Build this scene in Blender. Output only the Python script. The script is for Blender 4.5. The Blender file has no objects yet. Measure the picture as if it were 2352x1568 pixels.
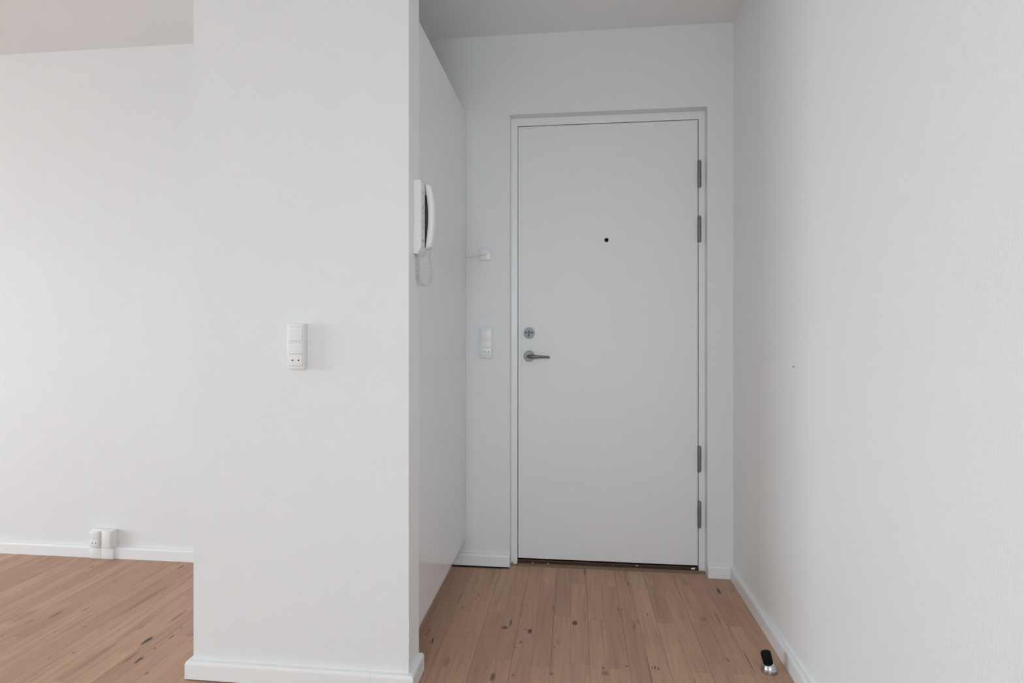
import bpy, bmesh, math, random
from mathutils import Vector, Matrix

# ------------------------------------------------------------------ camera, sky, exposure
sc = bpy.context.scene
COL = sc.collection
FPX, YAW, HORIZON, EYE = 1316.3732, 0.1104, 761.4751, 1.0974
cam = bpy.data.objects.new('camera', bpy.data.cameras.new('camera'))
COL.objects.link(cam)
cam.data.sensor_width = 36.0
cam.data.lens = 36.0 * FPX / 2352.0
cam.data.shift_y = -(784.0 - HORIZON) / 2352.0
cam.data.clip_start = 0.02
cam.location = (0, 0, EYE)
cam.rotation_euler = (math.pi / 2, 0, YAW)
sc.camera = cam

SKY = 17.0
world = bpy.data.worlds.new('overcast_sky')
sc.world = world
world.use_nodes = True
wn, wl = world.node_tree.nodes, world.node_tree.links
wn.clear()
wo = wn.new('ShaderNodeOutputWorld'); wb = wn.new('ShaderNodeBackground')
tc = wn.new('ShaderNodeTexCoord'); sep = wn.new('ShaderNodeSeparateXYZ'); rmp = wn.new('ShaderNodeValToRGB')
mr = wn.new('ShaderNodeMapRange'); mr.inputs[1].default_value = -1; mr.inputs[2].default_value = 1
wl.new(tc.outputs['Generated'], sep.inputs[0]); wl.new(sep.outputs[2], mr.inputs[0]); wl.new(mr.outputs[0], rmp.inputs[0])
e = rmp.color_ramp.elements
e[0].position = 0.46; e[0].color = (0.51, 0.605, 0.655, 1)
e[1].position = 0.52; e[1].color = (0.805, 0.94, 1.015, 1)
wl.new(rmp.outputs[0], wb.inputs[0]); wb.inputs[1].default_value = SKY
wl.new(wb.outputs[0], wo.inputs[0])

vs = sc.view_settings
vs.view_transform = 'Standard'; vs.look = 'None'; vs.gamma = 1.0; vs.use_curve_mapping = False
vs.exposure = 0.0
try:
    sc.cycles.diffuse_bounces = 7
    sc.cycles.max_bounces = 8
except Exception:
    pass

# ------------------------------------------------------------------ measures (metres; eye above the origin, y into the picture)
DW = 2.6497            # entrance wall plane
LW = 2.5609            # far wall of the left room
RX = 0.6994            # right wall plane
CEIL = 2.4774
PX0, PX1, PY0, PY1 = -1.2063, -0.5043, 1.6985, 1.8124   # free wall end
OX0, OX1, OZ = -0.3038, 0.5878, 2.1063                  # door recess
DY = 2.7025            # door leaf face
HB, TB = 0.0545, 0.0178                                  # skirting height, thickness
WX, FY = -8.0, -3.2    # window wall, wall behind the camera
W_Y0, W_Y1, W_Z0, W_Z1 = -2.1, 1.3, 0.55, 2.25          # window opening
B_X0, B_X1, B_Z0, B_Z1 = -0.78, 0.36, 0.9, 2.12         # unseen window behind the camera, added as fill light for the hall

for nm, loc, rot, sx, sy in (('portal_side', (WX - 0.05, (W_Y0 + W_Y1) / 2, (W_Z0 + W_Z1) / 2), (0, -math.pi / 2, 0), W_Z1 - W_Z0, W_Y1 - W_Y0),
                             ('portal_rear', ((B_X0 + B_X1) / 2, FY - 0.05, (B_Z0 + B_Z1) / 2), (math.pi / 2, 0, 0), B_X1 - B_X0, B_Z1 - B_Z0)):
    l = bpy.data.lights.new(nm, 'AREA'); l.shape = 'RECTANGLE'; l.size = sx; l.size_y = sy
    l.cycles.is_portal = True
    o = bpy.data.objects.new(nm, l); COL.objects.link(o); o.location = loc; o.rotation_euler = rot
    o['kind'] = 'helper'

# ------------------------------------------------------------------ materials
def new_mat(name):
    m = bpy.data.materials.new(name); m.use_nodes = True
    n = m.node_tree.nodes; l = m.node_tree.links
    return m, n, l, n['Principled BSDF']

def plain(name, col, rough=0.5, metal=0.0, spec=0.5, mottled=0.03, scale=40):
    m, n, l, b = new_mat(name)
    b.inputs['Roughness'].default_value = rough; b.inputs['Metallic'].default_value = metal
    b.inputs['Specular IOR Level'].default_value = spec
    t = n.new('ShaderNodeTexNoise'); t.inputs['Scale'].default_value = scale; t.inputs['Detail'].default_value = 3
    g = n.new('ShaderNodeNewGeometry'); l.new(g.outputs['Position'], t.inputs['Vector'])
    r = n.new('ShaderNodeValToRGB')
    r.color_ramp.elements[0].color = tuple(c * (1 - mottled) for c in col) + (1,)
    r.color_ramp.elements[1].color = tuple(min(1, c * (1 + mottled)) for c in col) + (1,)
    l.new(t.outputs[0], r.inputs[0]); l.new(r.outputs[0], b.inputs['Base Color'])
    return m

def bumped(name, col, rough, spec, layers, strength, dist=0.001):
    """layers: (kind, (sx, sy, sz), weight, lo, hi)"""
    m, n, l, b = new_mat(name)
    b.inputs['Base Color'].default_value = col + (1,)
    b.inputs['Roughness'].default_value = rough; b.inputs['Specular IOR Level'].default_value = spec
    g = n.new('ShaderNodeNewGeometry'); acc = None
    for kind, s, w, lo, hi in layers:
        v = n.new('ShaderNodeVectorMath'); v.operation = 'MULTIPLY'; v.inputs[1].default_value = s
        l.new(g.outputs['Position'], v.inputs[0])
        t = n.new('ShaderNodeTexNoise'); t.inputs['Scale'].default_value = 1; t.inputs['Detail'].default_value = 1
        l.new(v.outputs[0], t.inputs['Vector'])
        r = n.new('ShaderNodeMapRange'); r.inputs[1].default_value = lo; r.inputs[2].default_value = hi
        r.inputs[3].default_value = 0; r.inputs[4].default_value = w
        l.new(t.outputs[0], r.inputs[0])
        if acc is None: acc = r.outputs[0]
        else:
            a = n.new('ShaderNodeMath'); a.operation = 'ADD'; l.new(acc, a.inputs[0]); l.new(r.outputs[0], a.inputs[1]); acc = a.outputs[0]
    bp = n.new('ShaderNodeBump'); bp.inputs['Strength'].default_value = strength; bp.inputs['Distance'].default_value = dist
    l.new(acc, bp.inputs['Height']); l.new(bp.outputs[0], b.inputs['Normal'])
    return m

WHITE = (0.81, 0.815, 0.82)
GLOSS_WHITE = (0.90, 0.905, 0.91)
M = {}
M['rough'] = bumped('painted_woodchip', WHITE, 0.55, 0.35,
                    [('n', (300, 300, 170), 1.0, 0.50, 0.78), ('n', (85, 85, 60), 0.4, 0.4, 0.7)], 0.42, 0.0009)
M['weave'] = bumped('painted_glass_weave', GLOSS_WHITE, 0.42, 0.5,
                    [('n', (420, 420, 60), 0.7, 0.35, 0.7), ('n', (70, 70, 420), 0.7, 0.35, 0.7)], 0.5, 0.0007)
M['smooth'] = bumped('smooth_wall_paint', GLOSS_WHITE, 0.6, 0.3, [('n', (40, 40, 40), 1, 0.3, 0.7)], 0.1, 0.0005)
M['ceiling'] = plain('ceiling_paint', (0.88, 0.885, 0.89), 0.8, spec=0.2, mottled=0.008, scale=6)
M['trim'] = bumped('skirting_paint', (0.86, 0.865, 0.87), 0.32, 0.5, [('n', (25, 25, 60), 1, 0.3, 0.7)], 0.12, 0.0008)
M['door'] = bumped('door_paint', (0.84, 0.84, 0.84), 0.45, 0.4, [('n', (30, 30, 30), 1, 0.3, 0.7)], 0.06, 0.0005)
M['lacquer'] = bumped('white_lacquer', (0.85, 0.855, 0.86), 0.16, 0.5, [('n', (6, 6, 6), 1, 0.3, 0.7)], 0.02, 0.0005)
M['plastic'] = plain('white_plastic', (0.83, 0.83, 0.825), 0.3, mottled=0.01)
M['plastic_grey'] = plain('pale_grey_plastic', (0.70, 0.70, 0.695), 0.4, mottled=0.02)
M['button'] = plain('grey_button', (0.52, 0.52, 0.52), 0.4)
M['hole'] = plain('dark_hole', (0.008, 0.008, 0.008), 0.6)
M['handset_gap_shade'] = plain('handset_shade_dark', (0.035, 0.035, 0.036), 0.5)  # near-black standing in for shade behind the handset
M['gap_shade'] = plain('dark_gap_shade', (0.018, 0.015, 0.014), 0.7)  # shade inside gaps, put into a near-black colour
M['steel'] = plain('brushed_steel', (0.19, 0.188, 0.184), 0.42, metal=1.0, mottled=0.06, scale=120)
M['hinge'] = plain('dull_hinge_steel', (0.25, 0.25, 0.245), 0.5, metal=0.35, mottled=0.12, scale=160)
M['chrome'] = plain('polished_chrome', (0.55, 0.55, 0.55), 0.12, metal=1.0, mottled=0.01)
M['rubber'] = plain('black_rubber', (0.004, 0.004, 0.004), 0.6, spec=0.15)
M['sill'] = plain('red_brown_hardwood', (0.055, 0.020, 0.013), 0.45, mottled=0.4, scale=90)
M['filler'] = plain('ochre_filler', (0.24, 0.17, 0.10), 0.9, mottled=0.5, scale=140)
M['subfloor'] = plain('dark_subfloor', (0.035, 0.026, 0.02), 0.9)
M['frame_white'] = plain('window_frame_paint', (0.8, 0.8, 0.8), 0.4)

m, n, l, b = new_mat('window_glass')
n.remove(b)
tr = n.new('ShaderNodeBsdfTransparent'); gl = n.new('ShaderNodeBsdfGlossy'); gl.inputs['Roughness'].default_value = 0.02
mx = n.new('ShaderNodeMixShader'); mx.inputs[0].default_value = 0.05
l.new(tr.outputs[0], mx.inputs[1]); l.new(gl.outputs[0], mx.inputs[2]); l.new(mx.outputs[0], n['Material Output'].inputs[0])
M['glass'] = m

# wood: (x, y, half width, half length, darkness) of the knots and cracks in the boards
KNOTS = [(-0.262, 2.112, .014, .012, .75), (-0.243, 2.148, .006, .028, .6), (-0.1661, 2.095, .0085, .016, .9), (-0.183, 2.107, .012, .004, .5),
         (-0.0019, 2.176, .012, .018, .8), (-0.1932, 2.0175, .005, .009, .75), (-0.2069, 1.9807, .0045, .006, .75),
         (-0.262, 1.803, .009, .022, .6), (-0.4257, 1.8681, .010, .035, .3), (-0.4463, 2.2477, .007, .014, .4),
         (-0.4018, 2.3575, .0025, .018, .7), (-0.4082, 2.328, .004, .007, .6), (-0.5353, 2.0444, .003, .025, .65),
         (0.09, 1.8941, .004, .007, .7), (0.094, 1.865, .012, .014, .45), (-0.0757, 1.8431, .005, .008, .6), (-0.1985, 1.8221, .006, .005, .7),
         (0.0411, 2.6388, .005, .05, .6), (-0.0883, 2.2813, .0025, .02, .6), (0.6026, 2.5068, .007, .034, .85),
         (0.4865, 2.2543, .016, .024, .25), (0.2583, 1.9128, .003, .014, .75), (0.268, 1.911, .003, .012, .7), (0.250, 1.912, .002, .01, .7),
         (0.476, 2.5724, .014, .03, .2), (0.1688, 2.2911, .003, .05, .35), (0.182, 2.30, .006, .009, .5), (0.2789, 2.2703, .004, .009, .6),
         (0.5735, 1.985, .003, .075, .6), (0.5420, 2.275, .006, .06, .35), (0.5059, 1.982, .003, .014, .5), (0.1675, 1.913, .006, .006, .6),
         (0.2375, 1.90, .0028, .11, .4), (0.2200, 2.214, .004, .006, .5), (0.236, 2.208, .002, .014, .5),
         (-1.5134, 1.8814, .010, .030, .9), (-1.4508, 1.7672, .007, .022, .85), (-1.4454, 1.9142, .004, .014, .7), (-1.4507, 1.8361, .004, .006, .6),
         (-2.0047, 2.0142, .005, .035, .7), (-2.055, 1.955, .004, .02, .5), (-2.2436, 2.4439, .005, .016, .7), (-1.8311, 2.4897, .004, .03, .85),
         (-1.5246, 2.0547, .012, .05, .35), (-1.4903, 1.7724, .004, .045, .6), (-1.7077, 1.7874, .008, .006, .5), (-1.3704, 1.7013, .005, .009, .6),
         (-2.12, 1.99, .03, .06, .22), (-1.6222, 1.955, .010, .09, .2), (-1.61, 1.76, .018, .10, .2), (-1.75, 2.17, .010, .16, .28), (-1.86, 1.93, .010, .12, .2)]

def wood_material(knots, name='beech_strip'):
    m, n, l, b = new_mat(name)
    g = n.new('ShaderNodeNewGeometry')
    at = n.new('ShaderNodeAttribute'); at.attribute_name = 'tone'
    s3 = n.new('ShaderNodeSeparateColor'); l.new(at.outputs['Color'], s3.inputs[0])
    off = n.new('ShaderNodeVectorMath'); off.operation = 'MULTIPLY'; off.inputs[1].default_value = (37, 53, 19)
    l.new(at.outputs['Color'], off.inputs[0])
    def noise(scale, detail, dist=0.0):
        v = n.new('ShaderNodeVectorMath'); v.operation = 'MULTIPLY_ADD'; v.inputs[1].default_value = scale
        l.new(g.outputs['Position'], v.inputs[0]); l.new(off.outputs[0], v.inputs[2])
        t = n.new('ShaderNodeTexNoise'); t.inputs['Scale'].default_value = 1; t.inputs['Detail'].default_value = detail
        t.inputs['Distortion'].default_value = dist
        l.new(v.outputs[0], t.inputs['Vector']); return t.outputs[0]
    def math_(op, a, c):
        x = n.new('ShaderNodeMath'); x.operation = op
        for i, q in enumerate((a, c)):
            if isinstance(q, (int, float)): x.inputs[i].default_value = q
            else: l.new(q, x.inputs[i])
        return x.outputs[0]
    def mapr(a, lo, hi, c, d):
        x = n.new('ShaderNodeMapRange'); x.inputs[1].default_value = lo; x.inputs[2].default_value = hi
        x.inputs[3].default_value = c; x.inputs[4].default_value = d; l.new(a, x.inputs[0]); return x.outputs[0]
    def mix(fac, c1, c2):
        x = n.new('ShaderNodeMix'); x.data_type = 'RGBA'
        if isinstance(fac, float): x.inputs[0].default_value = fac
        else: l.new(fac, x.inputs[0])
        for i, q in ((6, c1), (7, c2)):
            if isinstance(q, tuple): x.inputs[i].default_value = q + (1,)
            else: l.new(q, x.inputs[i])
        return x.outputs[2]
    r = n.new('ShaderNodeValToRGB'); el = r.color_ramp.elements
    el[0].position = 0; el[0].color = (0.425, 0.262, 0.178, 1)
    el[1].position = 1; el[1].color = (0.570, 0.372, 0.258, 1)
    k = el.new(0.35); k.color = (0.495, 0.300, 0.214, 1)
    k = el.new(0.7); k.color = (0.535, 0.342, 0.232, 1)
    broad = noise((9, 1.6, 1), 2, 0.6)
    tone = math_('ADD', math_('MULTIPLY', s3.outputs[0], 0.65), mapr(broad, 0.3, 0.7, 0.0, 0.4))
    l.new(tone, r.inputs[0])
    grain = noise((95, 4.5, 1), 4, 0.4)
    c = mix(mapr(grain, 0.48, 0.72, 0.0, 0.30), r.outputs[0], (0.27, 0.165, 0.12))
    pores = noise((420, 22, 1), 2)
    c = mix(mapr(pores, 0.62, 0.8, 0.0, 0.28), c, (0.24, 0.15, 0.11))
    # grey-brown heartwood streaks
    streak = noise((26, 1.1, 1), 3, 0.8)
    c = mix(mapr(streak, 0.60, 0.78, 0.0, 0.42), c, (0.235, 0.150, 0.118))
    # small scattered cracks
    crack = noise((75, 9, 1), 1, 1.2)
    c = mix(mapr(crack, 0.755, 0.80, 0.0, 0.75), c, (0.06, 0.038, 0.03))
    if knots:
        # knots with a place of their own
        wob = n.new('ShaderNodeTexNoise'); wob.inputs['Scale'].default_value = 70; wob.inputs['Detail'].default_value = 2
        l.new(g.outputs['Position'], wob.inputs['Vector'])
        wv = n.new('ShaderNodeVectorMath'); wv.operation = 'MULTIPLY_ADD'; wv.inputs[1].default_value = (.010, .022, 0); 
        l.new(wob.outputs['Color'], wv.inputs[0]); l.new(g.outputs['Position'], wv.inputs[2])
        acc = None
        for (x, y, rx, ry, dk) in knots:
            v = n.new('ShaderNodeVectorMath'); v.operation = 'MULTIPLY_ADD'
            v.inputs[1].default_value = (1 / rx, 1 / ry, 0); v.inputs[2].default_value = (-(x + .005) / rx, -(y + .011) / ry, 0)
            l.new(wv.outputs[0], v.inputs[0])
            ln = n.new('ShaderNodeVectorMath'); ln.operation = 'LENGTH'; l.new(v.outputs[0], ln.inputs[0])
            f = mapr(ln.outputs['Value'], 1.15, 0.55, 0.0, dk)
            acc = f if acc is None else math_('MAXIMUM', acc, f)
        c = mix(acc, c, (0.050, 0.036, 0.032))
    l.new(c, b.inputs['Base Color'])
    l.new(mapr(grain, 0.3, 0.7, 0.42, 0.58), b.inputs['Roughness'])
    b.inputs['Specular IOR Level'].default_value = 0.22
    bp = n.new('ShaderNodeBump'); bp.inputs['Strength'].default_value = 0.15; bp.inputs['Distance'].default_value = 0.0006
    l.new(grain, bp.inputs['Height']); l.new(bp.outputs[0], b.inputs['Normal'])
    return m
M['wood'] = wood_material([], 'beech_parquet')

# ------------------------------------------------------------------ mesh helpers
def bx(bm, x0, x1, y0, y1, z0, z1, bev=0.0, seg=2):
    vs_ = [bm.verts.new((x, y, z)) for x in (x0, x1) for y in (y0, y1) for z in (z0, z1)]
    q = [(0, 1, 3, 2), (4, 6, 7, 5), (0, 4, 5, 1), (2, 3, 7, 6), (0, 2, 6, 4), (1, 5, 7, 3)]
    fs = [bm.faces.new([vs_[i] for i in f]) for f in q]
    if bev > 0:
        es = list({ed for f in fs for ed in f.edges})
        bmesh.ops.bevel(bm, geom=es, offset=bev, segments=seg, affect='EDGES', profile=0.5)
    return bm

def box(x0, x1, y0, y1, z0, z1, bev=0.0, seg=2):
    return bx(bmesh.new(), x0, x1, y0, y1, z0, z1, bev, seg)

def prism(pts, axis, a0, a1):
    """extrude a 2-D outline along an axis: 'z' uses (x, y), 'y' uses (x, z), 'x' uses (y, z)"""
    bm = bmesh.new()
    def p3(p, a):
        return {'z': (p[0], p[1], a), 'y': (p[0], a, p[1]), 'x': (a, p[0], p[1])}[axis]
    lo = [bm.verts.new(p3(p, a0)) for p in pts]; hi = [bm.verts.new(p3(p, a1)) for p in pts]
    bm.faces.new(lo); bm.faces.new(list(reversed(hi)))
    k = len(pts)
    for i in range(k):
        bm.faces.new((lo[i], hi[i], hi[(i + 1) % k], lo[(i + 1) % k]))
    bmesh.ops.recalc_face_normals(bm, faces=bm.faces)
    return bm

def lathe(bm, prof, centre, axis=(0, 0, 1), seg=32):
    """prof: list of (radius, height along axis)"""
    ax = Vector(axis).normalized()
    u = ax.orthogonal().normalized(); w = ax.cross(u); c = Vector(centre)
    rings = []
    for r_, h in prof:
        if r_ < 1e-6: rings.append([bm.verts.new(c + ax * h)])
        else: rings.append([bm.verts.new(c + ax * h + (u * math.cos(t) + w * math.sin(t)) * r_) for t in (2 * math.pi * i / seg for i in range(seg))])
    for a, d in zip(rings, rings[1:]):
        for i in range(seg):
            j = (i + 1) % seg
            if len(a) == 1 and len(d) == 1: continue
            if len(a) == 1: bm.faces.new((a[0], d[i], d[j]))
            elif len(d) == 1: bm.faces.new((a[i], d[0], a[j]))
            else: bm.faces.new((a[i], d[i], d[j], a[j]))
    bmesh.ops.recalc_face_normals(bm, faces=bm.faces)
    return bm

def tube(bm, pts, rad, seg=10, caps=True):
    pts = [Vector(p) for p in pts]; rings = []
    rads = rad if isinstance(rad, (list, tuple)) else [rad] * len(pts)
    u = None
    for i, p in enumerate(pts):
        t = (pts[min(i + 1, len(pts) - 1)] - pts[max(i - 1, 0)]).normalized()
        u = t.orthogonal().normalized() if u is None else (u - t * u.dot(t)).normalized()
        w = t.cross(u)
        rings.append([bm.verts.new(p + (u * math.cos(a) + w * math.sin(a)) * rads[i]) for a in (2 * math.pi * k / seg for k in range(seg))])
    for a, d in zip(rings, rings[1:]):
        for i in range(seg):
            bm.faces.new((a[i], a[(i + 1) % seg], d[(i + 1) % seg], d[i]))
    if caps:
        bm.faces.new(list(reversed(rings[0]))); bm.faces.new(rings[-1])
    bmesh.ops.recalc_face_normals(bm, faces=bm.faces)
    return bm

def obj(name, bm, mat, parent=None, smooth=None):
    me = bpy.data.meshes.new(name); bm.to_mesh(me); bm.free()
    for mm in (mat if isinstance(mat, (list, tuple)) else [mat]): me.materials.append(mm)
    if smooth is not None:
        for p in me.polygons: p.use_smooth = True
        me.set_sharp_from_angle(angle=math.radians(smooth))
    o = bpy.data.objects.new(name, me); COL.objects.link(o)
    if parent is not None:
        o.parent = parent
        bpy.context.view_layer.update() if False else None
        o.matrix_parent_inverse = Matrix.Translation(-world_loc(parent))
    return o

def world_loc(o):
    # only translations are used for parents in this scene
    v = Vector(o.location)
    if o.parent is not None:
        v = v + world_loc(o.parent) + o.matrix_parent_inverse.to_translation()
    return v

def tag(o, label=None, cat=None, group=None, kind=None):
    if label: o['label'] = label
    if cat: o['category'] = cat
    if group: o['group'] = group
    if kind: o['kind'] = kind
    return o

def empty(name, loc):
    o = bpy.data.objects.new(name, None); COL.objects.link(o); o.location = loc; o.empty_display_size = 0.05
    return o

def struct(name, bm, mat, label=None):
    return tag(obj(name, bm, mat), label, None, None, 'structure')

# ------------------------------------------------------------------ room shell
floor = struct('floor', box(WX, RX, FY, DW + 0.25, -0.05, -0.012), M['subfloor'], 'two-strip beech parquet floor with dark knots')
struct('ceiling', box(WX, RX, FY, DW + 0.2, CEIL, CEIL + 0.12), M['ceiling'], 'plain white ceiling')
struct('wall_right', box(RX, RX + 0.15, FY, DW + 0.3, -0.05, CEIL + 0.12), M['weave'], 'white painted wall of fine glass weave texture')
bk = prism([(PX0 + 0.1, -0.05), (OX0, -0.05), (OX0, OZ), (OX1, OZ), (OX1, -0.05), (RX, -0.05), (RX, CEIL), (PX0 + 0.1, CEIL)], 'y', DW, DW + 0.22)
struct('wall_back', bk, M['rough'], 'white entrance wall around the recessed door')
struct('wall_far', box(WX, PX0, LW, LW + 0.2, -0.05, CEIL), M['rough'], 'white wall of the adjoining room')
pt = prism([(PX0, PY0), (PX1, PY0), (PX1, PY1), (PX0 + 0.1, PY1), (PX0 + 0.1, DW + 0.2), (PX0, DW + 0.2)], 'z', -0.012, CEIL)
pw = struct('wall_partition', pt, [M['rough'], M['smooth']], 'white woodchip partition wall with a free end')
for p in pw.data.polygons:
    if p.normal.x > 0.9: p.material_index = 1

def holed_wall(axis, a0, a1, u0, u1, h0, h1, z0, z1):
    """wall slab with one opening (u from h0 to h1, z from z0 to z1)"""
    out = [(u0, -0.05), (u1, -0.05), (u1, CEIL + .12), (u0, CEIL + .12)]
    inn = [(h0, z0), (h1, z0), (h1, z1), (h0, z1)]
    bm = bmesh.new()
    def P(u, z, a): return bm.verts.new((a, u, z) if axis == 'x' else (u, a, z))
    O0, O1 = [P(u, z, a0) for u, z in out], [P(u, z, a1) for u, z in out]
    I0, I1 = [P(u, z, a0) for u, z in inn], [P(u, z, a1) for u, z in inn]
    for i in range(4):
        j = (i + 1) % 4
        bm.faces.new((O0[i], O0[j], I0[j], I0[i])); bm.faces.new((O1[i], I1[i], I1[j], O1[j]))
        bm.faces.new((I0[i], I0[j], I1[j], I1[i])); bm.faces.new((O0[i], O1[i], O1[j], O0[j]))
    bmesh.ops.recalc_face_normals(bm, faces=bm.faces)
    return bm
struct('wall_left', holed_wall('x', WX - 0.3, WX, FY, LW + 0.2, W_Y0, W_Y1, W_Z0, W_Z1), M['smooth'], 'white outer wall with the wide side window')
struct('wall_front', holed_wall('y', FY - 0.3, FY, WX, RX + 0.15, B_X0, B_X1, B_Z0, B_Z1), M['smooth'], 'white wall with the added rear window')

def window(name, axis, a, u0, u1, z0, z1, nmull, label):
    w = tag(empty(name, (a, (u0 + u1) / 2, z0) if axis == 'x' else ((u0 + u1) / 2, a, z0)), label, None, None, 'structure')
    def B(ua, ub, za, zb, d=0.03):
        return box(a - d, a + d, ua, ub, za, zb, 0.004) if axis == 'x' else box(ua, ub, a - d, a + d, za, zb, 0.004)
    t = 0.06
    for ua, ub, za, zb in ((u0, u1, z0, z0 + t), (u0, u1, z1 - t, z1), (u0, u0 + t, z0 + t, z1 - t), (u1 - t, u1, z0 + t, z1 - t)):
        obj('frame_bar', B(ua, ub, za, zb), M['frame_white'], w)
    step = (u1 - u0) / (nmull + 1)
    for i in range(nmull):
        u = u0 + step * (i + 1)
        obj('mullion', B(u - t / 2, u + t / 2, z0 + t, z1 - t), M['frame_white'], w)
    for i in range(nmull + 1):
        ua = u0 + step * i + (t if i == 0 else t / 2); ub = u0 + step * (i + 1) - (t if i == nmull else t / 2)
        obj('pane', B(ua, ub, z0 + t, z1 - t, 0.003), M['glass'], w)
window('window_1', 'x', WX - 0.15, W_Y0, W_Y1, W_Z0, W_Z1, 2, 'wide white window in the outer wall')
window('fill_window', 'y', FY - 0.15, B_X0, B_X1, B_Z0, B_Z1, 1, 'unseen two-pane window added opposite the entrance to light the hall')

# ------------------------------------------------------------------ parquet: two-strip boards 129 mm wide, each strip its own piece
random.seed(11)
PITCH, X00 = 0.1293, 0.0465
def strip_quad(lists, x0, x1, y0, y1, tone, dz):
    """a strip: box with slightly eased long edges, 8+4 vertices"""
    e_ = 0.0004
    V, F, T = lists
    k = len(V)
    zt, zb = dz, -0.012
    V += [(x0, y0, zb), (x1, y0, zb), (x1, y1, zb), (x0, y1, zb),
          (x0, y0, zt - e_), (x1, y0, zt - e_), (x1, y1, zt - e_), (x0, y1, zt - e_),
          (x0 + e_, y0 + e_, zt), (x1 - e_, y0 + e_, zt), (x1 - e_, y1 - e_, zt), (x0 + e_, y1 - e_, zt)]
    for a, b_ in ((0, 4), (4, 8)):
        for i in range(4):
            j = (i + 1) % 4
            F.append((k + a + i, k + a + j, k + b_ + j, k + b_ + i))
    F.append((k + 8, k + 9, k + 10, k + 11))
    T += [tone] * 12

def strip_object(name, lists, mat=None):
    V, F, T = lists
    me = bpy.data.meshes.new(name); me.from_pydata(V, [], F)
    at = me.color_attributes.new('tone', 'FLOAT_COLOR', 'POINT')
    for i, t in enumerate(T): at.data[i].color = t
    me.materials.append(mat or M['wood']); me.update()
    o = bpy.data.objects.new(name, me); COL.objects.link(o); o.parent = floor
    return o

rest = ([], [], [])
k0 = math.floor((WX - X00) / PITCH); k1 = math.floor((RX - X00) / PITCH)
n_pieces = 0
for k in range(k0, k1 + 1):
    jit = random.uniform(-0.03, 0.03)
    board_tone = random.uniform(0.0, 0.25)
    for half in (0, 1):
        xa = X00 + PITCH * k + (0.0003 if half == 0 else PITCH / 2 + 0.0001)
        xb = X00 + PITCH * k + (PITCH / 2 - 0.0001 if half == 0 else PITCH - 0.0003)
        xa, xb = max(xa, WX), min(xb, RX)
        if xb - xa < 0.004: continue
        xm = (xa + xb) / 2
        # where the strip ends at the far side
        if xm < PX0: yend = LW
        elif xb > OX0 + 0.005 and xa < OX1 - 0.005: yend = DW + 0.022 + random.uniform(-0.003, 0.003)
        elif PX1 - 0.08 < xm <= OX0: yend = DW - TB + 0.003
        else: yend = DW
        near_hall = -3 <= k <= 4
        base = (2.205 if half == 0 else 1.895) + (jit * 0.5 if near_hall else jit * 5 + 0.37 * (k % 3))
        y = FY; cuts = [FY]
        m0 = math.ceil((FY - base) / 0.605)
        for mm in range(m0, m0 + 14):
            yy = base + 0.605 * mm + (0 if near_hall else random.uniform(-0.08, 0.08))
            if yy > yend - 0.05: break
            if yy > FY + 0.05: cuts.append(yy)
        cuts.append(yend)
        for ya, yb in zip(cuts, cuts[1:]):
            tone = (min(1, random.random() * 0.85 + board_tone * 0.6), random.random(), random.random(), 1)
            dz = -random.uniform(0, 0.00015)
            hid = PX0 - 0.01 < xm < PX1 - 0.08
            if yb > 1.0 and xm > -3.3 and not hid:
                L3 = ([], [], []); strip_quad(L3, xa, xb, ya + 0.0002, yb - 0.0002, tone, dz)
                mine = [q for q in KNOTS if xa - q[2] - .012 < q[0] < xb + q[2] + .012 and ya - q[3] - .02 < q[1] < yb + q[3] + .02]
                strip_object('plank', L3, wood_material(mine, 'knotty_beech_strip') if mine else None); n_pieces += 1
            else:
                strip_quad(rest, xa, xb, ya + 0.0002, yb - 0.0002, tone, dz)
ro = strip_object('plank_field', rest); ro['kind'] = 'stuff'

# ------------------------------------------------------------------ skirting boards
def skirt_profile(flip=1):
    c = 0.0055
    return [(0, 0), (TB, 0), (TB, HB - c - 0.004), (TB - 0.0012, HB - c + 0.001), (TB - c * 0.6, HB - 0.001), (TB - c - 0.003, HB), (0, HB)]

def skirt_run(p0, p1, normal, z0=0.0, mit0=0.0, mit1=0.0):
    """board from p0 to p1 (wall line); mit shifts the outer edge at each end along the run"""
    p0, p1, nv = Vector(p0), Vector(p1), Vector(normal)
    d = (p1 - p0).normalized()
    bm = bmesh.new(); A, B = [], []
    for o_, z in skirt_profile():
        f = o_ / TB
        q0 = p0 + nv * o_ - d * (mit0 * f); q1 = p1 + nv * o_ + d * (mit1 * f)
        A.append(bm.verts.new((q0.x, q0.y, z0 + z))); B.append(bm.verts.new((q1.x, q1.y, z0 + z)))
    k = len(A)
    bm.faces.new(A); bm.faces.new(list(reversed(B)))
    for i in range(k):
        bm.faces.new((A[i], B[i], B[(i + 1) % k], A[(i + 1) % k]))
    bmesh.ops.recalc_face_normals(bm, faces=bm.faces)
    return bm

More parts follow.
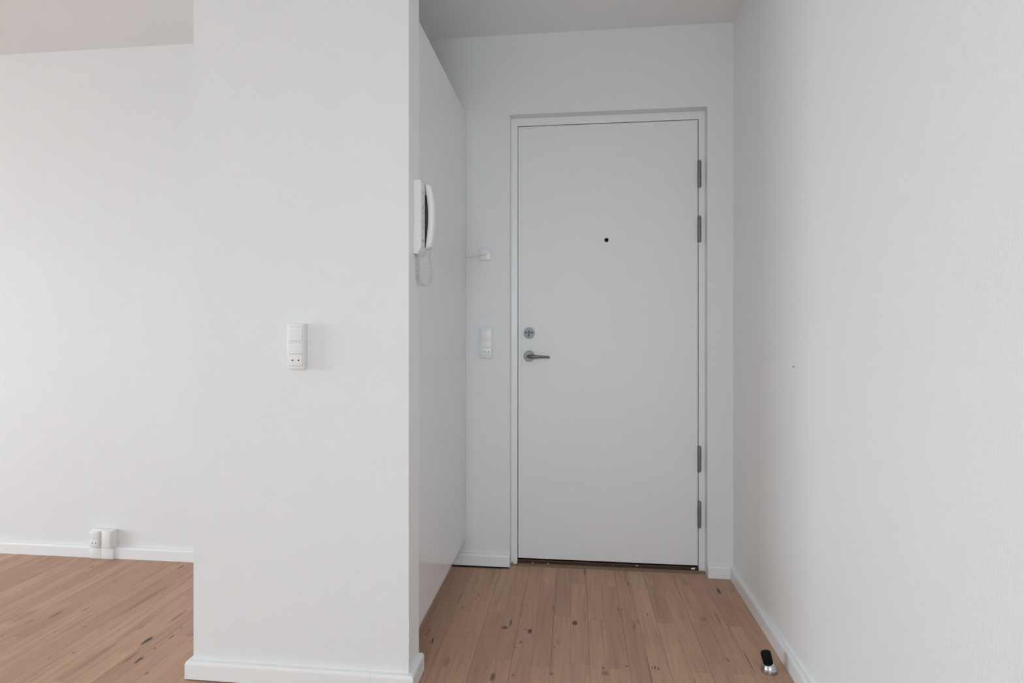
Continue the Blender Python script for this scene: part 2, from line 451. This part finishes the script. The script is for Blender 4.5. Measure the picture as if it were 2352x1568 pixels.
struct('baseboard_right', skirt_run((RX, FY + 0.02), (RX, DW - TB), (-1, 0)), M['trim'], 'white skirting board along the right wall')
struct('baseboard_back_right', skirt_run((OX1, DW), (RX, DW), (0, -1)), M['trim'], 'short white skirting board right of the door')
struct('baseboard_back_left', skirt_run((PX1 - 0.067, DW), (OX0, DW), (0, -1), z0=0.009), M['trim'], 'white skirting board left of the door with a dark gap below')
obj('skirting_gap_shade', box(PX1 - 0.067, OX0 - 0.004, DW - 0.010, DW - 0.0002, -0.0115, 0.0088), M['gap_shade'], bpy.data.objects['baseboard_back_left'])  # added dark strip stands in for shade under the board
bf = struct('baseboard_far', skirt_run((WX + 0.02, LW), (-2.3385, LW), (0, -1)), M['trim'], 'white skirting board of the adjoining room')
obj('baseboard_piece', skirt_run((-2.2135, LW), (PX0, LW), (0, -1)), M['trim'], bf)
bp_ = tag(empty('baseboard_partition', ((PX0 + PX1) / 2, PY0 - TB, 0)), 'white skirting board wrapped around the free wall end', None, None, 'structure')
obj('skirting_board', skirt_run((PX0, PY0), (-0.6205, PY0), (0, -1), 0.004, mit0=TB), M['trim'], bp_)
obj('skirting_board', skirt_run((-0.6199, PY0), (PX1, PY0), (0, -1), 0.004, mit1=TB), M['trim'], bp_)
obj('skirting_board', skirt_run((PX1, PY0), (PX1, PY1), (1, 0), 0.004, mit0=TB), M['trim'], bp_)
obj('skirting_board', skirt_run((PX0, PY1 + 0.5), (PX0, PY0), (-1, 0), 0.004, mit1=TB), M['trim'], bp_)

# ------------------------------------------------------------------ entrance door
door = tag(empty('door_1', ((OX0 + OX1) / 2, DY, 0)), 'white flush entrance door with steel lever handle and four hinges', None, None, 'structure')
LX0, LX1, LZ0, LZ1 = -0.2700, 0.5570, 0.0267, 2.0667
fr = prism([(OX0 + .0002, 0.002), (LX0 - 0.0035, 0.002), (LX0 - 0.0020, LZ1 + 0.0035), (LX1 + 0.003, LZ1 + 0.0035), (LX1 + 0.003, 0.002),
            (OX1 - .0002, 0.002), (OX1 - .0002, OZ - .0002), (OX0 + .0002, OZ - .0002)], 'y', DY - 0.001, DY + 0.055)
obj('door_frame', fr, M['trim'], door)
obj('rebate_shade_strip', prism([(OX0 + .0002, 0.002), (LX0 + 0.014, 0.002), (LX0 + 0.014, LZ1 - 0.014), (LX1 - 0.014, LZ1 - 0.014), (LX1 - 0.014, 0.002),
            (OX1 - .0002, 0.002), (OX1 - .0002, OZ - .0002), (OX0 + .0002, OZ - .0002)], 'y', DY + 0.0555, DY + 0.16), M['gap_shade'], door)  # dark strip behind the leaf, paints the shade of its edge gaps
leaf = prism([(LX0, LZ0), (LX1, LZ0), (LX1, LZ1), (LX0, LZ1)], 'y', DY, DY + 0.044)
bmesh.ops.bevel(leaf, geom=list(leaf.edges), offset=0.0012, segments=2, affect='EDGES')
obj('door_leaf', leaf, M['door'], door)
obj('door_backing', box(LX0 + 0.0142, LX1 - 0.0142, DY + 0.10, DY + 0.155, 0.022, LZ1 - 0.0142), M['gap_shade'], door)
obj('threshold', box(LX0 - 0.0034, LX1 + 0.003, DY - 0.004, DY + 0.15, 0.0, 0.0205, 0.002), M['sill'], door)

# ragged filler strip between parquet and threshold
random.seed(5)
bm = bmesh.new(); NX = 110; rows = []
for j, yb in enumerate((DW + 0.001, DW + 0.021, DW + 0.033, DY - 0.0045)):
    row = []
    for i in range(NX + 1):
        x = OX0 + 0.001 + (OX1 - OX0 - 0.002) * i / NX
        row.append(bm.verts.new((x, yb + (random.uniform(-.004, .004) if 0 < j < 3 else 0), (-0.002, -0.0008, 0.0015 + random.uniform(0, 0.003), 0.005)[j])))
    rows.append(row)
for a, d in zip(rows, rows[1:]):
    for i in range(NX): bm.faces.new((a[i], a[i + 1], d[i + 1], d[i]))
tag(obj('floor_filler', bm, M['filler'], door), 'rough ochre filler strip in front of the threshold')
def chip(x, y, z, w, h, seed):
    random.seed(seed); bm = bmesh.new()
    f, b2 = [], []
    for i in range(9):
        a = 2 * math.pi * i / 9; q = random.uniform(0.7, 1.15)
        f.append(bm.verts.new((x + math.cos(a) * w * q, y - 0.0012, z + math.sin(a) * h * q)))
        b2.append(bm.verts.new((x + math.cos(a) * w * q * 1.05, y, z + math.sin(a) * h * q * 1.05)))
    bm.faces.new(f)
    for i in range(9): bm.faces.new((f[i], f[(i + 1) % 9], b2[(i + 1) % 9], b2[i]))
    bmesh.ops.recalc_face_normals(bm, faces=bm.faces)
    return obj('paint_chip', bm, M['trim'], door)
chip(0.535, DY - 0.004, 0.0135, 0.011, 0.0045, 1); chip(0.282, DY - 0.004, 0.0165, 0.006, 0.0018, 2); chip(0.172, DY - 0.004, 0.0125, 0.0025, 0.002, 3)
chip(-0.128, DY - 0.004, 0.007, 0.004, 0.0022, 4); chip(-0.20, DY - 0.004, 0.007, 0.003, 0.002, 5)
bm = bmesh.new(); bmesh.ops.create_icosphere(bm, subdivisions=2, radius=1)
random.seed(8)
for v in bm.verts: v.co *= random.uniform(0.75, 1.1)
bmesh.ops.transform(bm, matrix=Matrix.Translation((-0.284, DY - 0.012, 0.006)) @ Matrix.Diagonal((0.010, 0.006, 0.007, 1)), verts=bm.verts)
obj('plaster_crumb', bm, M['trim'], door)

# hinges
for i, (z1, z0) in enumerate(((1.8800, 1.7545), (1.6268, 1.5052), (0.5758, 0.4562), (0.3246, 0.2009))):
    cx, cy, rr = 0.5612, DY - 0.0075, 0.0078
    zm = (z0 + z1) / 2
    h = obj('hinge', lathe(bmesh.new(), [(0, 0), (rr * .7, 0), (rr, 0.003), (rr, zm - z0 - 0.0008), (rr * .9, zm - z0), (0, zm - z0)], (cx, cy, z0), seg=20), M['hinge'], door, 40)
    obj('hinge_knuckle', lathe(bmesh.new(), [(0, 0), (rr * .9, 0), (rr * .97, 0.0008), (rr * .97, z1 - zm - 0.003), (rr * .7, z1 - zm), (0, z1 - zm)], (cx - 0.0004, cy, zm + 0.0004), seg=20), M['hinge'], h, 40)
    obj('hinge_leaf', box(cx - 0.001, cx + 0.0095, cy - 0.001, DY - 0.0014, z0 + 0.006, z1 - 0.006, 0.0006), M['hinge'], h)
    if i in (1, 3):
        for sx in (-0.003, 0.003):
            obj('pin_hole', lathe(bmesh.new(), [(0, 0.0006), (0.0013, 0.0006), (0.0013, 0)], (cx + sx, cy - rr * 0.93, z1 - 0.013 if i == 1 else z0 + 0.035), (0, -1, 0), 10), M['hole'], h)

# lever handle
HX, HZ = -0.2178, 0.9820
hd = obj('door_handle', lathe(bmesh.new(), [(0.0257, 0), (0.0257, 0.006), (0.0245, 0.0078), (0, 0.0078)], (HX, DY, HZ), (0, -1, 0), 48), M['steel'], door, 35)
lv = bmesh.new()
path = [(HX, DY - 0.0078, HZ), (HX, DY - 0.034, HZ), (HX + 0.0025, DY - 0.043, HZ), (HX + 0.008, DY - 0.049, HZ - .0001), (HX + 0.016, DY - 0.0515, HZ - .0004), (HX + 0.024, DY - 0.0520, HZ - .0007),
        (-0.160, DY - 0.0525, HZ - .0018), (-0.1225, DY - 0.0525, HZ - .0026), (-0.1195, DY - 0.0525, HZ - .0027), (-0.1182, DY - 0.0525, HZ - .0027)]
tube(lv, path, [0.0090, 0.0090, 0.0090, 0.0089, 0.0087, 0.0084, 0.0068, 0.0053, 0.0046, 0.0028], 18)
obj('lever', lv, M['steel'], hd, 50)
for dx, dz in ((0.0133, 0.0105), (-0.0128, -0.0080)):
    obj('screw_head', lathe(bmesh.new(), [(0.0022, 0), (0.0022, 0.0005), (0, 0.0005)], (HX + dx, DY - 0.0078, HZ + dz), (0, -1, 0), 14), M['hole'], hd)
# thumb-turn lock
KZ = 1.0912
lk = obj('thumb_turn_lock', lathe(bmesh.new(), [(0.0257, 0), (0.0257, 0.006), (0.0245, 0.0078), (0, 0.0078)], (HX, DY, KZ), (0, -1, 0), 48), M['steel'], door, 35)
tt = box(-0.0022, 0.0022, -0.022, 0, -0.0165, 0.0125, 0.0018, 3)
bmesh.ops.transform(tt, matrix=Matrix.Translation((HX, DY - 0.0080, KZ)) @ Matrix.Rotation(math.radians(3), 4, 'Y'), verts=tt.verts)
obj('thumb_turn', tt, M['steel'], lk, 40)
obj('turn_collar', lathe(bmesh.new(), [(0.0085, 0), (0.0080, 0.003), (0, 0.003)], (HX, DY - 0.0078, KZ), (0, -1, 0), 24), M['steel'], lk, 40)
for dx in (-0.0143, 0.0143):
    obj('screw_hole', lathe(bmesh.new(), [(0.0043, 0), (0.0043, 0.0004), (0, 0.0004)], (HX + dx, DY - 0.0078, KZ + 0.0022), (0, -1, 0), 18), M['hole'], lk)
# spy hole
pe = obj('peephole', lathe(bmesh.new(), [(0.0098, 0), (0.0098, 0.0012), (0.0085, 0.0022), (0.0068, 0.0018), (0.0062, 0.0006), (0, 0.0006)], (0.1433, DY, 1.5243), (0, -1, 0), 28), M['hole'], door, 40)
obj('peephole_lens', lathe(bmesh.new(), [(0.0058, 0), (0.0045, 0.0011), (0.002, 0.0018), (0, 0.0020)], (0.1433, DY - 0.0006, 1.5243), (0, -1, 0), 20), M['rubber'], pe, 60)

# ------------------------------------------------------------------ tall white cabinet in the niche
CX = -0.5139; CZ0, CZ1 = 0.1248, 2.1246; CY0, CY1 = PY1 + 0.001, DW - 0.001; CB = PX0 + 0.101
cab = tag(empty('tall_cabinet', ((CX + CB) / 2, (CY0 + CY1) / 2, 0)), 'tall glossy white cabinet with flat handleless doors beside the entrance door', 'cabinet')
obj('cabinet_body', box(CB, CX - 0.020, CY0, CY1, CZ0 + 0.0005, CZ1 - 0.0005), M['lacquer'], cab)
obj('cabinet_door', box(CX - 0.019, CX, CY0 + 0.001, 2.2485, CZ0, CZ1, 0.0012), M['lacquer'], cab)
obj('cabinet_door', box(CX - 0.019, CX, 2.2503, CY1 - 0.002, CZ0, CZ1, 0.0012), M['lacquer'], cab)
obj('plinth', box(CB, -0.5745, CY0, CY1 - TB - 0.002, 0.0005, CZ0), M['plastic_grey'], cab)

# ------------------------------------------------------------------ switches and sockets
def rounded_plate(cx, yf, z0, z1, w, depth, r):
    return box(cx - w / 2, cx + w / 2, yf, yf + depth, z0, z1, r, 3)

def combo_switch(name, x0, x1, z0, z1, ywall, depth, label):
    """surface box with two rockers and a two-pin socket, measured on its front face"""
    t = tag(empty(name, ((x0 + x1) / 2, ywall, z0)), label, 'switch', 'switch and socket plates')
    yf = ywall - depth; h = z1 - z0; w = x1 - x0; cx = (x0 + x1) / 2 + 0.0022
    obj('back_box', box(x0, x1, yf, ywall, z0, z1, 0.0025, 3), M['plastic'], t, 40)
    rw = 0.0435
    def zz(f): return z0 + h * f
    parts = (('switch_rocker', zz(0.620), zz(0.932), 0.0042), ('socket_switch', zz(0.335), zz(0.578), 0.0036), ('socket_face', zz(0.075), zz(0.330), 0.0022))
    obj('shadow_groove', box(cx - rw / 2 - 0.0006, cx + rw / 2 + 0.0006, yf - 0.0004, yf + 0.004, zz(0.615), zz(0.937), 0.0), M['button'], t)
    obj('shadow_groove', box(cx - rw / 2 - 0.0006, cx + rw / 2 + 0.0006, yf - 0.0004, yf + 0.004, zz(0.070), zz(0.583), 0.0), M['button'], t)
    for nm, a, b_, out in parts:
        p = box(cx - rw / 2, cx + rw / 2, yf - out, yf + 0.003, a, b_, 0.0012, 3)
        if nm != 'socket_face':
            for v in p.verts:   # a rocker rests tilted
                if v.co.y < yf - 0.001: v.co.y += 0.0016 * ((v.co.z - a) / (b_ - a))
        po = obj(nm, p, M['plastic'], t, 40)
        if nm == 'socket_face':
            zc = zz(0.200)
            for dx in (-0.0095, 0.0095):
                obj('pin_hole', lathe(bmesh.new(), [(0.0024, 0), (0.0024, 0.0003), (0, 0.0003)], (cx + dx, yf - out, zc), (0, -1, 0), 16), M['hole'], po)
    return t
combo_switch('wall_switch', -0.8808, -0.8275, 0.9821, 1.1221, PY0, 0.0257, 'white switch and socket plate on the partition wall')
combo_switch('wall_switch', -0.4401, -0.3840, 0.9753, 1.1166, DW, 0.020, 'white switch and socket plate beside the entrance door')

# telephone outlet with its cable
to = tag(empty('telephone_outlet', (-0.4177, DW, 1.43)), 'small square white outlet with a thin cable beside the door', 'outlet')
obj('outlet_box', box(-0.4410, -0.3920, DW - 0.014, DW, 1.4305, 1.4795, 0.002, 3), M['plastic'], to, 40)
obj('outlet_cover', box(-0.4395, -0.3935, DW - 0.0165, DW - 0.0142, 1.432, 1.478, 0.001, 2), M['plastic'], to, 40)
obj('cable_gland', lathe(bmesh.new(), [(0.0035, 0), (0.0035, 0.0008), (0, 0.0008)], (-0.4130, DW - 0.0165, 1.4570), (0, -1, 0), 16), M['button'], to)
cb = bmesh.new()
tube(cb, [(-0.4130, DW - 0.0172, 1.4570), (-0.4160, DW - 0.0215, 1.4566), (-0.4240, DW - 0.0218, 1.4550), (-0.4360, DW - 0.0210, 1.4527), (-0.4440, DW - 0.0175, 1.4512),
          (-0.4500, DW - 0.0090, 1.4500), (-0.4560, DW - 0.0040, 1.4492), (-0.4680, DW - 0.0030, 1.4485), (-0.4900, DW - 0.0030, 1.4480), (CX + 0.002, DW - 0.0030, 1.4478)], 0.0024, 10)
obj('cable', cb, M['plastic'], to, 60)

# floor-level socket cluster on the far wall
so = tag(empty('skirting_socket', (-2.275, LW, 0)), 'white socket and blank outlet pair standing on the skirting board', 'outlet')
y1 = LW - 0.026
obj('mounting_box', box(-2.3310, -2.2145, y1, LW, 0.0525, 0.1400, 0.002, 2), M['plastic'], so, 40)
obj('lower_cover', box(-2.3375, -2.2762, LW - 0.0295, LW, 0.0008, 0.0515, 0.0015, 2), M['plastic'], so, 40)
obj('lower_cover', box(-2.2758, -2.2140, LW - 0.0295, LW, 0.0008, 0.0515, 0.0015, 2), M['plastic'], so, 40)
y2 = y1 - 0.016
m1 = obj('socket_module', box(-2.3260, -2.2790, y2, y1 - 0.0002, 0.0600, 0.1350, 0.0015, 2), M['plastic'], so, 40)
obj('socket_switch', box(-2.3240, -2.2810, y2 - 0.0025, y2 + 0.001, 0.1005, 0.1330, 0.001, 2), M['plastic'], m1, 40)
sf = obj('socket_face', box(-2.3240, -2.2810, y2 - 0.0018, y2 + 0.001, 0.0620, 0.0990, 0.001, 2), M['plastic'], m1, 40)
for dx in (-0.0095, 0.0095):
    obj('pin_hole', lathe(bmesh.new(), [(0.0024, 0), (0.0024, 0.0003), (0, 0.0003)], (-2.3010 + dx, y2 - 0.0018, 0.0815), (0, -1, 0), 16), M['hole'], m1)
m2 = obj('blank_module', box(-2.2640, -2.2155, y2, y1 - 0.0002, 0.0565, 0.1380, 0.0015, 2), M['plastic'], so, 40)
obj('blank_cover', box(-2.2620, -2.2185, y2 - 0.0022, y2 + 0.001, 0.0600, 0.1360, 0.001, 2), M['plastic'], m2, 40)

# ------------------------------------------------------------------ door phone on the wall end
dp = tag(empty('door_phone', (PX1, 1.785, 1.34)), 'white wall intercom handset with coiled cord on the free wall end', 'intercom')
NY, FYB, BF = 1.7430, 1.8300, -0.4785
body = prism([(PX1, 1.3440), (PX1 + 0.012, 1.3395), (BF - 0.009, 1.3440), (BF, 1.3610), (BF, 1.5705), (BF - 0.001, 1.5715), (PX1, 1.5715)], 'y', NY, FYB)
bmesh.ops.bevel(body, geom=[ed for ed in body.edges if abs(ed.verts[0].co.x - PX1) > 1e-4 or abs(ed.verts[1].co.x - PX1) > 1e-4], offset=0.0015, segments=2, affect='EDGES')
obj('phone_body', body, M['plastic'], dp, 40)
obj('wall_bracket', box(PX1 + 0.0001, PX1 + 0.004, NY - 0.0035, FYB - 0.004, 1.350, 1.566, 0.001), M['plastic_grey'], dp)
for i, z in enumerate((1.535, 1.490, 1.474, 1.445, 1.425, 1.3845)):
    obj('key', box(BF - 0.001, BF + 0.0012, NY + 0.010, NY + 0.034, z - 0.0035, z + 0.0035, 0.0006), M['plastic_grey'] if i != 5 else M['button'], dp)
# dark sheet: shade of the gap behind the handset, put into colour
obj('handset_gap_shade', box(BF - 0.0005, BF + 0.0006, 1.790, 1.8265, 1.366, 1.535), M['handset_gap_shade'], dp)
# handset: an arc seen from the side, thicker at ear and mouth
hs = bmesh.new(); rings = []
N = 36
for i in range(N + 1):
    t = i / N; z = 1.3625 + (1.5690 - 1.3625) * t
    s_ = 2 * t - 1
    xo = -0.4485 - 0.0115 * abs(s_) ** 2.4
    xi = -0.4705 - 0.0078 * min(1.0, (abs(s_) / 0.86) ** 1.8)
    e_ = 1.0 if abs(s_) < 0.95 else max(0.35, 1 - ((abs(s_) - 0.95) / 0.05) ** 2 * 0.6)
    xm, hx = (xo + xi) / 2, (xo - xi) / 2 * e_
    if abs(s_) > 0.86: xm = xi + hx
    hy = (0.0185 + 0.003 * abs(s_) ** 2) * (0.6 + 0.4 * e_)
    ring = []
    for k in range(20):
        a = 2 * math.pi * k / 20
        ca, sa = math.cos(a), math.sin(a)
        sq = lambda q: math.copysign(abs(q) ** 0.55, q)
        ring.append(hs.verts.new((xm + hx * sq(ca), 1.8085 + hy * sq(sa), z)))
    rings.append(ring)
for a, d in zip(rings, rings[1:]):
    for k in range(20): hs.faces.new((a[k], a[(k + 1) % 20], d[(k + 1) % 20], d[k]))
hs.faces.new(rings[0]); hs.faces.new(rings[-1])
bmesh.ops.recalc_face_normals(hs, faces=hs.faces)
obj('handset', hs, M['plastic'], dp, 50)
# coiled cord: a helix around a hanging loop
ctrl = [Vector(p) for p in ((-0.4935, 1.772, 1.3445), (-0.4948, 1.773, 1.328), (-0.4965, 1.776, 1.305), (-0.4985, 1.780, 1.284), (-0.4968, 1.784, 1.264), (-0.4885, 1.788, 1.2515), (-0.4765, 1.792, 1.2475),
        (-0.4655, 1.796, 1.2530), (-0.4595, 1.800, 1.268), (-0.4585, 1.803, 1.290), (-0.4602, 1.805, 1.315), (-0.4625, 1.807, 1.342), (-0.4635, 1.808, 1.366))]
def catmull(P, m_):
    out = []
    Q = [P[0] * 2 - P[1]] + P + [P[-1] * 2 - P[-2]]
    for i in range(1, len(Q) - 2):
        for k in range(m_):
            t = k / m_
            out.append(0.5 * (2 * Q[i] + (Q[i + 1] - Q[i - 1]) * t + (2 * Q[i - 1] - 5 * Q[i] + 4 * Q[i + 1] - Q[i + 2]) * t * t + (3 * Q[i] - Q[i - 1] - 3 * Q[i + 1] + Q[i + 2]) * t ** 3))
    return out + [P[-1]]
spine = catmull(ctrl, 60)
hel = []; TURNS = 56; tot = len(spine); u = Vector((0, 1, 0))
for i, p in enumerate(spine):
    tg = (spine[min(i + 1, tot - 1)] - spine[max(i - 1, 0)]).normalized()
    u = (u - tg * u.dot(tg)).normalized(); w = tg.cross(u)
    f = i / (tot - 1); a = 2 * math.pi * TURNS * f
    rr = 0.0050 * min(1, f * 30, (1 - f) * 30)
    hel.append(p + (u * math.cos(a) + w * math.sin(a)) * rr)
obj('coiled_cord', tube(bmesh.new(), hel, 0.0012, 6), M['plastic_grey'], dp, 80)

# ------------------------------------------------------------------ door stop on the parquet
DSX, DSY = 0.6225, 1.9335
ds = tag(empty('door_stop', (DSX, DSY, 0)), 'chrome floor door stop with a slanted black rubber buffer', 'door stop')
obj('chrome_base', lathe(bmesh.new(), [(0, 0), (0.0260, 0), (0.0260, 0.003), (0.0250, 0.010), (0.0222, 0.019), (0.0180, 0.027), (0.0150, 0.031), (0, 0.0315)], (DSX, DSY, 0.0002), seg=48), M['chrome'], ds, 50)
axv = Vector((-0.22, 0.10, 0.95)).normalized()
obj('rubber_buffer', lathe(bmesh.new(), [(0, -0.008), (0.0140, -0.008), (0.0155, -0.006), (0.0160, 0.030), (0.0148, 0.0335), (0.012, 0.035), (0, 0.035)], (DSX - 0.0040, DSY - 0.002, 0.0290), axv, 36), M['rubber'], ds, 50)

# small nail left in the right wall
tag(obj('wall_nail', lathe(bmesh.new(), [(0.0012, 0), (0.0012, 0.004), (0.0022, 0.004), (0.0020, 0.0052), (0, 0.0054)], (RX, 1.9301, 0.9848), (-1, 0, 0), 12), M['hinge'], None, 40),
    'tiny dark nail left in the white right-hand wall', 'nail')
print('planks', n_pieces)
